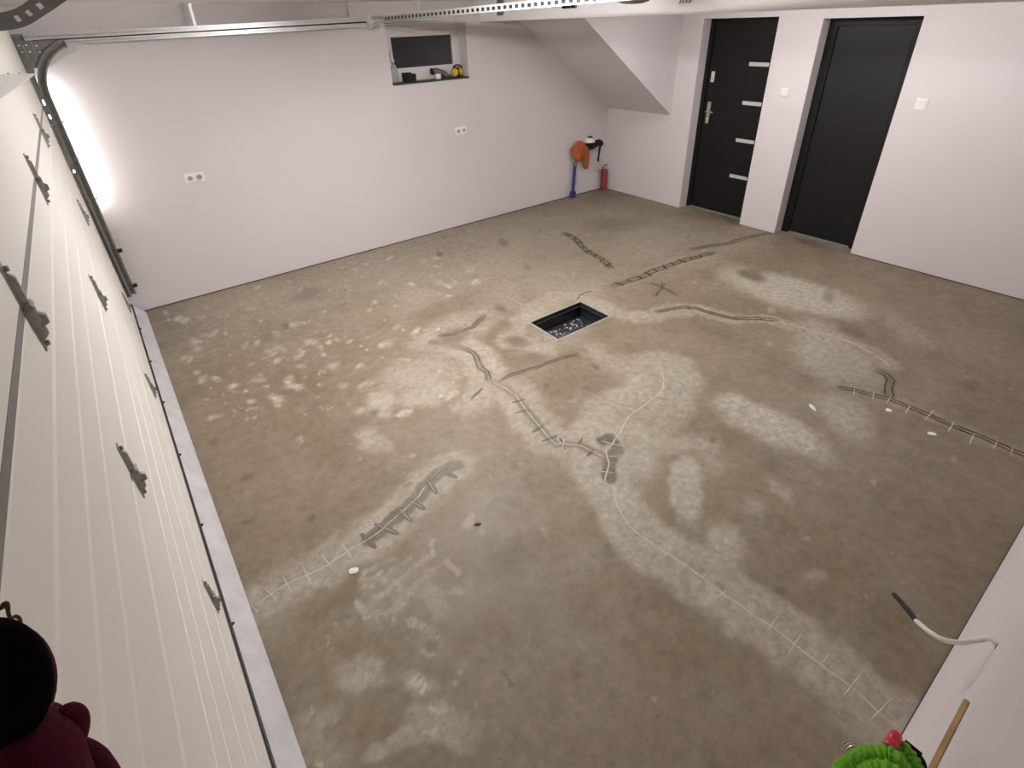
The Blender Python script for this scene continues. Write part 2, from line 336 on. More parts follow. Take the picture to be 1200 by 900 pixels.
def make_floor():
    nv = NX*NY
    co = np.empty((nv, 3)); co[:,0] = GX.ravel(); co[:,1] = GY.ravel(); co[:,2] = 0
    I, J = np.meshgrid(np.arange(NX-1), np.arange(NY-1), indexing='ij')
    cxm = (xs[:-1]+xs[1:])/2; cym = (ys[:-1]+ys[1:])/2
    hole = ((cxm > DX0) & (cxm < DX1))[:,None] & ((cym > DY0) & (cym < DY1))[None,:]
    I, J = I[~hole], J[~hole]
    q = np.stack([I*NY+J, (I+1)*NY+J, (I+1)*NY+J+1, I*NY+J+1], 1)
    me = bpy.data.meshes.new('floor'); nf = len(q)
    me.vertices.add(nv); me.vertices.foreach_set('co', co.ravel())
    me.loops.add(nf*4); me.loops.foreach_set('vertex_index', q.ravel().astype(np.int32))
    me.polygons.add(nf); me.polygons.foreach_set('loop_start', np.arange(nf, dtype=np.int32)*4)
    me.update(calc_edges=True)
    at = me.attributes.new('stain_and_light', 'FLOAT_COLOR', 'POINT')
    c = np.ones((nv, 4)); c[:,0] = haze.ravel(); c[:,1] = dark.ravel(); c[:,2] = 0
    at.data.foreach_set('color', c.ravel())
    m = bpy.data.materials.new('stained_concrete'); m.use_nodes = True; nt = m.node_tree; b = nt.nodes['Principled BSDF']
    N = lambda t: nt.nodes.new(t); lk = nt.links.new
    tc = N('ShaderNodeTexCoord'); A = N('ShaderNodeAttribute'); A.attribute_name = 'stain_and_light'
    sep = N('ShaderNodeSeparateColor'); lk(A.outputs['Color'], sep.inputs['Color'])
    def noise(sc, det, rough=0.55):
        n = N('ShaderNodeTexNoise'); n.inputs['Scale'].default_value = sc; n.inputs['Detail'].default_value = det; n.inputs['Roughness'].default_value = rough
        lk(tc.outputs['Object'], n.inputs['Vector']); return n.outputs['Fac']
    def ramp(fac, p0, c0, p1, c1):
        r = N('ShaderNodeValToRGB'); r.color_ramp.elements[0].position = p0; r.color_ramp.elements[1].position = p1
        r.color_ramp.elements[0].color = c0; r.color_ramp.elements[1].color = c1; lk(fac, r.inputs['Fac']); return r.outputs['Color']
    def mix(fac, a, bb, mode='MIX'):
        x = N('ShaderNodeMix'); x.data_type = 'RGBA'; x.blend_type = mode
        if isinstance(fac, float): x.inputs[0].default_value = fac
        else: lk(fac, x.inputs[0])
        for s, v in ((x.inputs[6], a), (x.inputs[7], bb)):
            if isinstance(v, tuple): s.default_value = v
            else: lk(v, s)
        return x.outputs[2]
    base = ramp(noise(1.1, 5), 0.32, (0.155, 0.117, 0.073, 1), 0.68, (0.215, 0.174, 0.121, 1))
    base = mix(ramp(noise(5.5, 6, 0.65), 0.45, (0, 0, 0, 1), 0.75, (0.6, 0.6, 0.6, 1)), base, (0.235, 0.205, 0.16, 1))
    base = mix(ramp(noise(3.3, 6, 0.7), 0.52, (0, 0, 0, 1), 0.80, (0.7, 0.7, 0.7, 1)), base, (0.105, 0.08, 0.055, 1))
    speck = ramp(noise(48, 3), 0.66, (0, 0, 0, 1), 0.74, (0.55, 0.55, 0.55, 1))
    base = mix(speck, base, (0.085, 0.065, 0.045, 1))
    base = mix(ramp(noise(75, 2), 0.70, (0, 0, 0, 1), 0.78, (0.5, 0.5, 0.5, 1)), base, (0.34, 0.31, 0.26, 1))
    base = mix(1.0, base, ramp(noise(17, 6, 0.75), 0.30, (0.80, 0.79, 0.77, 1), 0.70, (1.22, 1.22, 1.22, 1)), 'MULTIPLY')
    fine = ramp(noise(22, 6, 0.75), 0.34, (0.30, 0.30, 0.30, 1), 0.64, (1, 1, 1, 1))
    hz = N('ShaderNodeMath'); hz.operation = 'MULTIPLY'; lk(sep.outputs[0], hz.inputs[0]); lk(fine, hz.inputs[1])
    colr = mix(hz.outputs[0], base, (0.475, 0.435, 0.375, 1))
    dk = N('ShaderNodeMath'); dk.operation = 'MULTIPLY'; lk(sep.outputs[1], dk.inputs[0]); lk(fine, dk.inputs[1])
    colr = mix(dk.outputs[0], colr, (0.062, 0.049, 0.036, 1))
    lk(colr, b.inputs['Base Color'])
    rr = ramp(noise(4, 4), 0.3, (0.46, 0.46, 0.46, 1), 0.7, (0.62, 0.62, 0.62, 1))
    rmix = mix(sep.outputs[0], rr, (0.8, 0.8, 0.8, 1)); lk(rmix, b.inputs['Roughness'])
    b.inputs['Specular IOR Level'].default_value = 0.35
    bp = N('ShaderNodeBump'); bp.inputs['Strength'].default_value = 0.10; bp.inputs['Distance'].default_value = 0.01
    lk(noise(38, 5, 0.7), bp.inputs['Height']); lk(bp.outputs['Normal'], b.inputs['Normal'])
    me.materials.append(m)
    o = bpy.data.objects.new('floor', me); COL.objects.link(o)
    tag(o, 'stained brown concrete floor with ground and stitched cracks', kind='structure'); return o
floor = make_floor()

# resin lines: thin raised beads lying in the cracks, and the short cross stitches
def ribbon(name, pts, w, material, z=0.0012, jit=0.002, parent=floor, fine=0.03):
    P = [np.array(p) for p in pts]; Q = []
    for a, b in zip(P[:-1], P[1:]):
        n = max(1, int(np.hypot(*(b-a))/fine)); Q += [a+(b-a)*k/n for k in range(n)]
    Q.append(P[-1]); mb = MB(); vs = []; fs = []; n = len(Q)
    for i, p in enumerate(Q):
        t = Q[min(i+1, n-1)]-Q[max(i-1, 0)]; t = t/max(np.hypot(*t), 1e-9); nn = np.array((-t[1], t[0]))
        c = p+nn*random.uniform(-jit, jit); hw = w/2*random.uniform(.75, 1.2)*(0.5 if i in (0, n-1) else 1)
        a, b = c+nn*hw, c-nn*hw
        vs += [(a[0], a[1], 0.0), (c[0], c[1], z), (b[0], b[1], 0.0)]
    for i in range(n-1):
        k = 3*i; fs += [(k, k+1, k+4, k+3), (k+1, k+2, k+5, k+4)]
    me = bpy.data.meshes.new(name); me.from_pydata(vs, [], fs); me.materials.append(material)
    o = bpy.data.objects.new(name, me); COL.objects.link(o); o.parent = parent; return o

ribbon('crack_line', W(K1[:-3]), 0.007, M['resin'])
ribbon('crack_line', W(K2), 0.0075, M['resin'], z=0.002)
ribbon('crack_line', W(K3[:12]), 0.005, M['resin'])
ribbon('crack_line', W(K6b), 0.006, M['resin'], jit=0.006)
ribbon('crack_line', W(K6[-3:]+K6b[:1]), 0.005, M['resin'], jit=0.004)
ribbon('crack_line', W(K8), 0.010, M['dresin'])
def doubled(K, gap, w=0.006, mt='dresin', jit=0.004):
    P = [np.array(p) for p in W(K)]; n = len(P)
    for s in (-1, 1):
        o = []
        for i, p in enumerate(P):
            t = P[min(i+1, n-1)]-P[max(i-1, 0)]; t = t/max(np.hypot(*t), 1e-9)
            o.append(p+np.array((-t[1], t[0]))*gap/2*s*random.uniform(.7, 1.2))
        ribbon('crack_line', o, w, M[mt], z=0.0015, jit=jit)
doubled(K3[12:], .030); doubled(K3c, .030); doubled(K3d, .024); doubled(K4, .05, .010, jit=.012); doubled(K4b, .04, .010, jit=.012)
doubled(K5, .045, .012, jit=.012); doubled(K6, .03, .009); doubled(K7, .026, .009); doubled(K7b, .04, .008); doubled(K6c, .016); doubled(K6d, .016)
ribbon('crack_line', W(K7), 0.004, M['resin'], z=0.002)
ribbon('crack_line', W(K1[6:-1]), 0.003, M['dresin'], z=0.001, jit=.008)

def stitches(ox, oy, sc, segs, w=0.006, m='resin', z=0.0022):
    for x0, y0, x1, y1 in segs:
        ribbon('crack_stitch', W(zp(ox, oy, sc, [(x0,y0),(x1,y1)])), w, M[m], z=z, jit=0.001)
stitches(260,520,3.75,[(130,710,165,745),(182,630,240,690),(265,578,308,655),(357,540,393,617),(440,490,485,550),(525,435,575,510),(680,355,770,395),(780,285,830,340),(815,245,890,285),(905,165,940,215)])
stitches(260,520,3.75,[(612,395,678,460),(672,352,778,398),(775,282,835,345),(812,243,895,288),(900,165,945,220),(985,130,1035,150)], .030, 'bresin', .0010)
stitches(560,480,3.75,[(600,345,535,352),(655,405,580,420),(705,475,615,520),(755,550,700,600),(865,600,805,655),(945,640,890,710),(1020,705,960,775),(1090,790,1040,845)])
stitches(800,440,3,[(160,745,115,795),(250,795,190,855),(335,845,300,895)])
stitches(960,720,5,[(-100,110,-190,250),(65,225,15,295),(245,345,140,490),(425,495,295,630)])
stitches(640,420,6,[(390,580,550,620),(430,690,510,685),(350,790,480,805),(650,285,790,335),(550,335,640,380)], .007)
stitches(440,300,3.75,[(800,805,840,850),(830,800,820,855)], .006)
stitches(440,300,3.75,[(600,645,655,630),(615,690,680,675),(690,775,740,745),(730,815,800,790),(890,830,910,800),(930,880,960,850),(470,580,420,630),(810,800,835,850)], .022, 'bresin', .0012)
stitches(880,280,3.75,[(455,655,452,690),(540,670,535,702),(613,692,598,722),(702,728,678,768),(803,753,763,797),(893,803,868,847)])
stitches(800,440,3,[(950,170,933,198),(1025,205,1008,243),(1107,228,1093,258),(1162,252,1153,283)])
def cross(K, n, ln, w, m):
    P = [np.array(p) for p in W(K)]; seg = [np.hypot(*(b-a)) for a, b in zip(P[:-1], P[1:])]; tot = sum(seg)
    for k in range(n):
        d = tot*(k+.5)/n; i = 0
        while i < len(seg)-1 and d > seg[i]: d -= seg[i]; i += 1
        t = (P[i+1]-P[i])/seg[i]; c = P[i]+t*d; nn = np.array((-t[1], t[0]))*0.8+t*random.uniform(-.5, .5)
        l = ln*random.uniform(.6, 1.2)
        ribbon('crack_stitch', [c-nn*l/2, c+nn*l/2], w*random.uniform(.8, 1.2), M[m], z=.0018, jit=.001)
cross(K4, 11, .13, .022, 'dresin'); cross(K5, 8, .11, .020, 'dresin'); cross(K4b, 5, .10, .018, 'bresin'); cross(K6, 5, .07, .012, 'dresin')
cross(K6b, 7, .07, .005, 'resin'); cross(K6[-3:], 2, .06, .005, 'resin')

# ------------------------------------------------------------------ walls, ceiling, beam, stairs
def struct(o, label): return tag(o, label, kind='structure')
T = 0.30
WX0, WX1, WZ0, WZ1 = 2.73, 3.655, 1.635, 2.165        # window opening
mb = MB()
mb.box((-0.45, D, 0), (WX0, D+T, H)); mb.box((WX1, D, 0), (L+T, D+T, H)); mb.box((WX0, D, 0), (WX1, D+T, WZ0)); mb.box((WX0, D, WZ1), (WX1, D+T, H))
struct(mb.build('wall_far', M['wall']), 'pale plastered wall with a small high window')
d1a, d1b, d2a, d2b = 3.300, 4.163, 2.050, 2.865; DT = 2.115; DT2 = 2.09
mb = MB()
mb.box((L, -0.3, 0), (L+T, d2a, H)); mb.box((L, d2b, 0), (L+T, d1a, H)); mb.box((L, d1b, 0), (L+T, D, H))
mb.box((L, d2a, DT2), (L+T, d2b, H)); mb.box((L, d1a, DT), (L+T, d1b, H))
struct(mb.build('wall_right', M['wall']), 'pale plastered wall with two deep dark doorways')
struct(MB().box((-0.45, -0.3, 0), (L, 0, H)).build('wall_near', M['wall']), 'pale plastered wall with a cable coming out of it')
mb = MB(); mb.box((-0.45, 0, 2.23), (-0.10, D, H)); mb.box((-0.45, 5.40, 0), (-0.12, D, 2.23)); mb.box((-0.45, 0, 0), (-0.30, 5.40, 2.23))
struct(mb.build('wall_left', M['wall']), 'pale wall and lintel framing the garage door opening')
struct(MB().box((-0.45, -0.3, H), (L+T, D+T, H+0.15)).build('ceiling', M['ceil']), 'pale flat ceiling')
struct(MB().box((3.84, 0, 2.165), (4.12, D, H)).build('trim_1', M['beam'], bevel=0.002), 'white ceiling beam crossing the room')
for nm, a_, b_ in (('shade_line_far', (-.12, D-.004, 0), (L-.004, D, .007)), ('shade_line_right', (L-.004, 0, 0), (L, d2a, .007)), ('shade_line_near', (-.1, 0, 0), (L-.004, .003, .008))):  # dark strips added in place of the shade line where walls meet floor
    struct(MB().box(a_, b_).build(nm, M['sill']), 'thin dark strip standing in for the shade line at the foot of the wall')
ST = 4.46
sl = (2.164-1.095)/(L-4.371)
mb = MB().prism([(L, ST, 1.095), (L, ST, H), (L-(H-1.095)/sl, ST, H)], (0, D-ST, 0))
struct(mb.build('trim_2', M['wall']), 'pale sloping underside of a staircase in the corner')

# ------------------------------------------------------------------ window with things on its sill
win = tag(bpy.data.objects.new('window_1', None), 'small white framed window, dark outside', kind='structure'); COL.objects.link(win); win.location = (3.19, D+.15, WZ0)
FY = D+0.15
gx0, gx1, gz0, gz1 = 2.838, 3.552, 1.776, 2.058
mb = MB(); yb = FY+0.06
mb.box((WX0, FY, gz1+.045), (WX1, yb, WZ1)); mb.box((WX0, FY, WZ0), (WX1, yb, gz0-.05)); mb.box((WX0, FY, gz0-.05), (gx0-.045, yb, gz1+.045)); mb.box((gx1+.045, FY, gz0-.05), (WX1, yb, gz1+.045))
mb.build('window_frame', M['pvc'], win, bevel=.004)
mb = MB(); ya = FY-.014
mb.box((gx0-.05, ya, gz1), (gx1+.05, yb, gz1+.05)); mb.box((gx0-.05, ya, gz0-.055), (gx1+.05, yb, gz0)); mb.box((gx0-.05, ya, gz0), (gx0, yb, gz1)); mb.box((gx1, ya, gz0), (gx1+.05, yb, gz1))
mb.build('sash', M['pvc'], win, bevel=.004)
MB().box((gx0-.01, FY+.01, gz0-.01), (gx1+.01, FY+.02, gz1+.01)).build('pane', M['glass'], win)
MB().box((WX0+.001, D-.012, WZ0), (WX1-.001, FY, WZ0+.016)).build('window_sill', M['sill'], win, bevel=.003)
hb = MB().box((gx0-.038, ya-.02, 1.86), (gx0-.012, ya, 1.92)); hb.box((gx0-.034, ya-.034, 1.84), (gx0-.016, ya-.018, 1.95)); hb.build('window_handle', M['white'], win, bevel=.003)
ZS = WZ0+.0165
# ear defenders
c = Vector((3.57, D+.075, ZS)); em = empty('ear_defenders', c, 'yellow and black ear defenders lying on the dark window sill', 'ear defenders')
for sgn in (-1, 1):
    cc = c+Vector((sgn*.048-.012, -.02 if sgn < 0 else .02, .046))
    ax = (sgn*.75, -.55, .1)
    cup = MB().lathe(cc, [(.012,.030),(.030,.028),(.040,.018),(.043,.0),(.041,-.008)], 18, ax).build('ear_cup', M['yellow'], em, True)
    MB().lathe(cc, [(.046,-.008),(.048,-.016),(.044,-.030),(.03,-.034)], 18, ax).build('cushion', M['black'], cup, True)
pts = [c+Vector((math.cos(a)*.072-.002, .02*math.cos(a)+.012, .062+math.sin(a)*.055)) for a in np.linspace(math.pi, 0, 16)]
mb = MB()
for a, b in zip(pts[:-1], pts[1:]):
    mb.obox((a+b)/2, (b-a)/2*1.05, (0, .013, 0), (b-a).cross(Vector((0,1,0))).normalized()*.004)
mb.build('headband', M['black'], em)
# white cup, dark glove, black box, clear bottle
c = Vector((3.285, D+.030, ZS))
cup = MB().lathe(c, [(.024,0),(.028,.002),(.031,.05),(.029,.05),(.026,.006)], 18).build('plastic_cup', M['white'], None, True)
tag(cup, 'small white plastic cup beside the dark work glove on the sill', 'cup')
gl = empty('work_glove', (3.37, D+.09, ZS), 'dark grey work glove between white cup and ear defenders', 'glove')
def blobtube(mb, pts, rs, n=10, sub=4):
    P = [Vector(p) for p in pts]; Q = []; Rr = []
    for i in range(len(P)-1):
        p0, p1, p2, p3 = P[max(i-1,0)], P[i], P[i+1], P[min(i+2, len(P)-1)]
        for k in range(sub):
            t = k/sub; Q.append(0.5*((2*p1)+(-p0+p2)*t+(2*p0-5*p1+4*p2-p3)*t*t+(-p0+3*p1-3*p2+p3)*t**3)); Rr.append(rs[i]*(1-t)+rs[i+1]*t)
    Q.append(P[-1]); Rr.append(rs[-1]); mb.tube(Q, Rr, n); return mb
mb = blobtube(MB(), [(3.25,D+.10,ZS+.075),(3.31,D+.10,ZS+.07),(3.37,D+.09,ZS+.048),(3.42,D+.08,ZS+.03)], [.018,.034,.036,.026])
mb.build('palm', M['grey'], gl, True)
for k in range(4):
    y = D+.035+.026*k
    blobtube(MB(), [(3.40,y+.01,ZS+.034),(3.44,y,ZS+.026),(3.475-.006*k,y-.004,ZS+.012)], [.013,.012,.009]).build('finger', M['grey'], gl, True)
blobtube(MB(), [(3.36,D+.065,ZS+.06),(3.375,D+.04,ZS+.035),(3.39,D+.03,ZS+.014)], [.014,.013,.010]).build('thumb', M['grey'], gl, True)
MB().tube([(3.245,D+.10,ZS+.076),(3.262,D+.10,ZS+.075)], .030, 12).build('cuff', M['black'], gl, True)
bx = empty('cardboard_box', (2.97, D+.08, ZS), 'small black open box on the window sill', 'box')
mb = MB(); mb.box((2.91,D+.03,ZS),(3.02,D+.13,ZS+.004)); mb.box((2.91,D+.03,ZS),(2.914,D+.13,ZS+.07)); mb.box((3.016,D+.03,ZS),(3.02,D+.13,ZS+.07)); mb.box((2.914,D+.03,ZS),(3.016,D+.034,ZS+.07)); mb.box((2.914,D+.126,ZS),(3.016,D+.13,ZS+.07))
mb.build('box_body', M['black'], bx)
MB().prism([(2.91,D+.13,ZS+.07),(3.02,D+.13,ZS+.07),(3.03,D+.145,ZS+.10),(2.90,D+.145,ZS+.10)], (0,.003,0)).build('flap', M['black'], bx)
bo = empty('plastic_bottle', (2.80, D+.075, ZS), 'clear plastic bottle in the corner of the window sill', 'bottle')
MB().lathe((2.80,D+.075,ZS), [(.030,0),(.036,.004),(.037,.03),(.034,.05),(.037,.07),(.037,.12),(.03,.15),(.013,.175),(.013,.19)], 18).build('bottle_body', M['clear'], bo, True)
MB().lathe((2.80,D+.075,ZS+.19), [(.015,0),(.015,.018),(.013,.02)], 16).build('cap', M['white'], bo, True)

# ------------------------------------------------------------------ sockets and switches
def socket(px, py, label):
    c = on(px, py, 1, D); r = empty('double_socket', c, label, 'socket', None)
    MB().box((c.x-.078, D-.010, c.z-.040), (c.x+.078, D, c.z+.040)).build('plate', M['white'], r, bevel=.004)
    for s in (-1, 1):
        q = Vector((c.x+s*.037, D-.0095, c.z))
        w_ = MB().lathe(q, [(.030,.0),(.030,.006),(.026,.007),(.024,.003),(.0225,-.0005)], 24, (0,-1,0)).build('socket_well', M['white'], r, True)
        MB().lathe(q+Vector((0,-.0008,0)), [(.021,0),(.021,.0012)], 20, (0,-1,0)).build('recess', mat_recess, w_)
        for h in (-1, 1): MB().lathe(q+Vector((h*.0095,-.002,0)), [(.0032,0),(.0032,.0008)], 8, (0,-1,0)).build('contact_hole', M['slot'], w_)
mat_recess = mat('socket_recess_plastic', (0.35, 0.34, 0.33), 0.5)
socket(228, 208, 'white double socket on the wall between garage door track and window')
socket(540, 153, 'white double socket on the wall below the small window')
def switch(px, py, label, s=.042):
    c = on(px, py, 0, L); r = empty('light_switch', c, label, 'switch')
    MB().box((L-.010, c.y-s, c.z-s), (L, c.y+s, c.z+s)).build('plate', M['white'], r, bevel=.003)
    MB().prism([(L-.010,c.y-s*.68,c.z-s*.68),(L-.010,c.y-s*.68,c.z+s*.68),(L-.018,c.y-s*.68,c.z+s*.68),(L-.012,c.y-s*.68,c.z-s*.68)], (0, s*1.36, 0)).build('rocker', M['white'], r, bevel=.0015)
switch(920, 108, 'white light switch on the pier between the two dark doors')
switch(1080, 122, 'white light switch on the wall beside the plain dark door', .046)

# ------------------------------------------------------------------ doors
LX = L+.15
def door(n, ya, yb, top, matl, label, fr=.075):
    r = tag(bpy.data.objects.new(n, None), label, kind='structure'); COL.objects.link(r); r.location = (LX, (ya+yb)/2, 0)
    mb = MB(); mb.box((LX-.012, ya, .0), (LX+.1, ya+fr, top)); mb.box((LX-.012, yb-fr, 0), (LX+.1, yb, top)); mb.box((LX-.012, ya+fr, top-fr*.8), (LX+.1, yb-fr, top))
    mb.build('door_frame', M['frame'], r, bevel=.003)
    MB().box((LX+.002, ya+fr+.003, .022), (LX+.05, yb-fr-.003, top-fr*.8-.003)).build('door_leaf', matl, r, bevel=.002)
    MB().box((LX-.01, ya, 0), (LX+.1, yb, .018)).build('threshold', M['galvd'], r, bevel=.002)
    return r
r = door('door_1', d1a, d1b, DT, M['anthr'], 'anthracite door with four steel strips and brass handle', .055)
for z in (1.678, 1.290, .892, .485):
    MB().box((LX-.004, 3.395, z-.019), (LX+.004, 3.622, z+.019)).build('steel_strip', M['steel'], r, bevel=.001)
hp = MB().box((LX-.006, 4.018, 1.03), (LX+.004, 4.062, 1.268)).build('handle_plate', M['brass'], r, bevel=.003)
MB().tube([(LX-.004,4.040,1.165),(LX-.045,4.040,1.165),(LX-.052,4.030,1.165),(LX-.052,3.95,1.163)], .010, 10).build('lever', M['brass'], hp, True)
MB().lathe((LX-.006,4.04,1.085), [(.011,0),(.011,.006),(.008,.007)], 14, (-1,0,0)).build('cylinder', M['steel'], hp, True)
lp = MB().box((LX-.006, 4.026, 1.478), (LX+.004, 4.070, 1.590)).build('lock_plate', M['steel'], r, bevel=.003)
MB().lathe((LX-.006,4.048,1.52), [(.010,0),(.010,.006),(.007,.007)], 14, (-1,0,0)).build('cylinder', M['brass'], lp, True)
r = door('door_2', d2a, d2b, DT2, M['anthr2'], 'plain anthracite door without visible handle', .085)

# ------------------------------------------------------------------ floor drain
dr = empty('floor_drain', ((DX0+DX1)/2, (DY0+DY1)/2, -.16), 'open rectangular black drain pit in the concrete floor', 'drain')
b0 = .017
mb = MB(); e = .014
mb.box((DX0-b0, DY0-b0, -.02), (DX1+b0, DY0+e*0, .004)); mb.box((DX0-b0, DY1, -.02), (DX1+b0, DY1+b0, .004)); mb.box((DX0-b0, DY0, -.02), (DX0, DY1, .004)); mb.box((DX1, DY0, -.02), (DX1+b0, DY1, .004))
mb.build('mortar_rim', M['mortar'], dr, bevel=.002)
mb = MB(); zb = -.13
mb.box((DX0, DY0, zb-.02), (DX1, DY1, zb)); mb.box((DX0, DY0, zb), (DX0+.008, DY1, .003)); mb.box((DX1-.008, DY0, zb), (DX1, DY1, .003)); mb.box((DX0+.008, DY0, zb), (DX1-.008, DY0+.008, .003)); mb.box((DX0+.008, DY1-.008, zb), (DX1-.008, DY1, .003))
mb.box((DX0+.008, DY0+.008, -.035), (DX0+.022, DY1-.008, -.025)); mb.box((DX1-.022, DY0+.008, -.035), (DX1-.008, DY1-.008, -.025)); mb.box((DX0+.022, DY0+.008, -.035), (DX1-.022, DY0+.022, -.025)); mb.box((DX0+.022, DY1-.022, -.035), (DX1-.022, DY1-.008, -.025))
mb.build('basin', M['basin'], dr)
mb = MB()
for k in range(320):
    t = random.random(); cx = DX0+.05+t*(DX1-DX0-.12)+random.gauss(0,.01); cy = DY0+.14+random.random()*.16; s = .002+random.random()**4*.012
    cx = min(max(cx, DX0+.04), DX1-.04); cy = min(max(cy, DY0+.04), DY1-.045)
    mb.lathe((cx, cy, zb-.002), [(s,0),(s*.8,s*.45),(s*.35,s*.7)], 6, (random.gauss(0,.1), random.gauss(0,.1), 1))
tag(mb.build('rubble', M['crumb'], dr), 'pale crumbs on the pit bottom', kind='stuff')

# ------------------------------------------------------------------ garage door
GXP = -.085; GY0, GY1 = .02, 5.37
gd = empty('garage_door', (GXP, 2.7, 0), 'cream sectional garage door with ribbed horizontal panels and steel hinges', 'garage door')
seams = [.105, .389, 1.181, 1.731, 2.225]
grooves = {0: [], 1: [.60, .80, .94], 2: [1.377, 1.494, 1.607], 3: []}
for i in range(4):
    z0, z1 = seams[i]+.0015, seams[i+1]-.0015
    prof = [(GXP-.040, z0), (GXP-.006, z0), (GXP, z0+.003)]
    for g in grooves[i]:
        prof += [(GXP, g-.009), (GXP-.004, g-.0015+.002), (GXP-.0035, g+.004), (GXP, g+.006)]
    if i in (1, 2):
        prof += [(GXP, z1-.016), (GXP-.006, z1-.002), (GXP-.008, z1)]
    else: prof += [(GXP, z1-.006), (GXP-.006, z1)]
    prof += [(GXP-.040, z1)]
    MB().prism([(x, GY0, z) for x, z in prof], (0, GY1-GY0, 0)).build('door_panel', M['panel'], gd)
MB().box((GXP-.03, GY0, 1.722), (GXP+.001, GY1, 1.741)).build('seam_strip', M['galvd'], gd)  # dark grey strip along the upper panel seam
# sloping aluminium bottom profile with rubber seal
MB().prism([(0.0, GY0, .004), (-.004, GY0, .012), (-.078, GY0, .104), (GXP-.02, GY0, .104), (GXP-.02, GY0, .004)], (0, 5.46-GY0, 0)).build('bottom_profile', M['alu'], gd, bevel=.0015)
MB().tube([(-.078, GY0, .109), (-.078, 5.45, .109)], .0055, 8).build('seal', M['rubber'], gd)
for y in np.arange(.55, 5.3, .62):
    MB().lathe((-.074, y, .107), [(.006,0),(.006,.010),(.003,.012)], 8, (1,0,.6)).build('rivet', M['rubber'], gd)
# flat brace along the top panel, running down towards the track
A1, A2 = on(0, 115, 0, -.078), on(0, 87, 0, -.045)
T1, T2 = Vector((-.050, 5.30, 1.945)), Vector((-.042, 5.30, 1.955))
B1, B2 = T1+(A1-T1)*1.5, T2+(A2-T2)*1.5
mb = MB(); dn = Vector((-.004, 0, -.004))
mb.add([B1, B2, T2, T1, B1+dn, B2+dn, T2+dn, T1+dn], [(0,1,2,3),(7,6,5,4),(0,4,5,1),(1,5,6,2),(2,6,7,3),(3,7,4,0)])
mb.build('brace', M['galv'], gd)
for t in (.25, .45, .62):
    p = B2+(T2-B2)*t; MB().lathe(p+Vector((-.008, 0, -.002)), [(.006,0),(.006,.004),(.003,.006)], 6, (.5,0,.8)).build('bolt', M['galvd'], gd)
def hinge(px, py, z, s=1.0, big=False):
    y = on(px, py, 0, GXP).y; x = GXP
    hw = .012*s
    def leaf(z0, z1, wa, wb, dep):
        """hat-shaped steel leaf: flat flanges on the panel and a raised web"""
        m_ = MB()
        m_.prism([(x, y-wa, z0), (x, y+wa, z0), (x, y+wb, z1), (x, y-wb, z1)], (.003, 0, 0))
        m_.prism([(x+.003, y-wa*.45, z0+(z1-z0)*.18), (x+dep, y-wa*.4, z0+(z1-z0)*.35), (x+dep, y-wb*.5, z1), (x+.003, y-wb*.55, z1)], (0, wa*.9, 0))
        return m_
    h = leaf(z+.088*s, z+.004*s, hw, hw*1.2, .013*s).build('hinge', M['hinge'], gd)
    leaf(z-.092*s, z-.004*s, hw, hw*1.2, .017*s).build('lower_leaf', M['hinge'], h)
    MB().prism([(x+.012*s,y-hw*.5,z-.012*s),(x+.026*s,y-hw*.5,z-.024*s),(x+.026*s,y-hw*.5,z-.040*s),(x+.012*s,y-hw*.5,z-.046*s)], (0,hw,0)).build('lug', M['galvd'], h)
    MB().tube([(x+.009*s,y-hw*1.3,z),(x+.009*s,y+hw*1.3,z)], .008*s, 10).build('knuckle', M['galvd'], h, True)
    for dz in (.076, -.080):
        MB().lathe((x+.003,y,z+dz*s), [(.006*s,0),(.006*s,.007),(.003*s,.008)], 6, (1,0,0)).build('bolt', M['galvd'], h)
for px, py in ((245,697),(186,475),(152,365)): hinge(px, py, .389)
for px, py in ((155,557),(120,357),(108,275)): hinge(px, py, 1.181)
for px, py in ((12,335),(40,207),(52,163)): hinge(px, py, 1.731)

# ------------------------------------------------------------------ tracks
YT = D-.10
tr = empty('garage_door_track', (-.03, YT, .1), 'galvanised garage door track curving from the wall corner under the ceiling', 'track')
def cprof(pts, name, m, w=.030, h=.052, th=.0035, parent=tr, side=Vector((0,1,0))):
    """C-shaped rail following points in the x-z plane, open towards the door side"""
    P = [Vector(p) for p in pts]; mb = MB(); n = len(P)
    sec = [(-w, h/2), (-w, h/2-.012), (-w+th, h/2-.012), (-w+th, h/2-th), (-th, h/2-th), (-th, -h/2+th), (-w+th, -h/2+th), (-w+th, -h/2+.012), (-w, -h/2+.012), (-w, -h/2), (0, -h/2), (0, h/2)]
    vs = []; k = len(sec)
    for i, p in enumerate(P):
        t = (P[min(i+1, n-1)]-P[max(i-1, 0)]).normalized(); nn = side.cross(t).normalized()
        vs += [p+side*a+nn*b for a, b in sec]
    fs = [(i*k+j, i*k+(j+1) % k, (i+1)*k+(j+1) % k, (i+1)*k+j) for i in range(n-1) for j in range(k)]
    fs += [tuple(range(k)), tuple(range((n-1)*k, n*k))]
    return mb.add(vs, fs).build(name, m, parent)
XV = -.036
arc = [(XV+.30*(1-math.cos(a)), YT, 1.80+.337*math.sin(a)) for a in np.linspace(0, math.pi/2, 15)]
cprof([(XV, YT, .22), (XV, YT, 1.80)], 'vertical_track', M['galvd'])
cprof(arc[:13], 'curved_track', M['galvd'])
cprof(arc[12:14]+[(.30, YT, 2.136), (2.47, YT, 2.174)], 'horizontal_track', M['galv'], h=.030)
cprof([(-.02, YT, 2.170), (2.53, YT, 2.2200)], 'upper_track', M['galv'], h=.034)
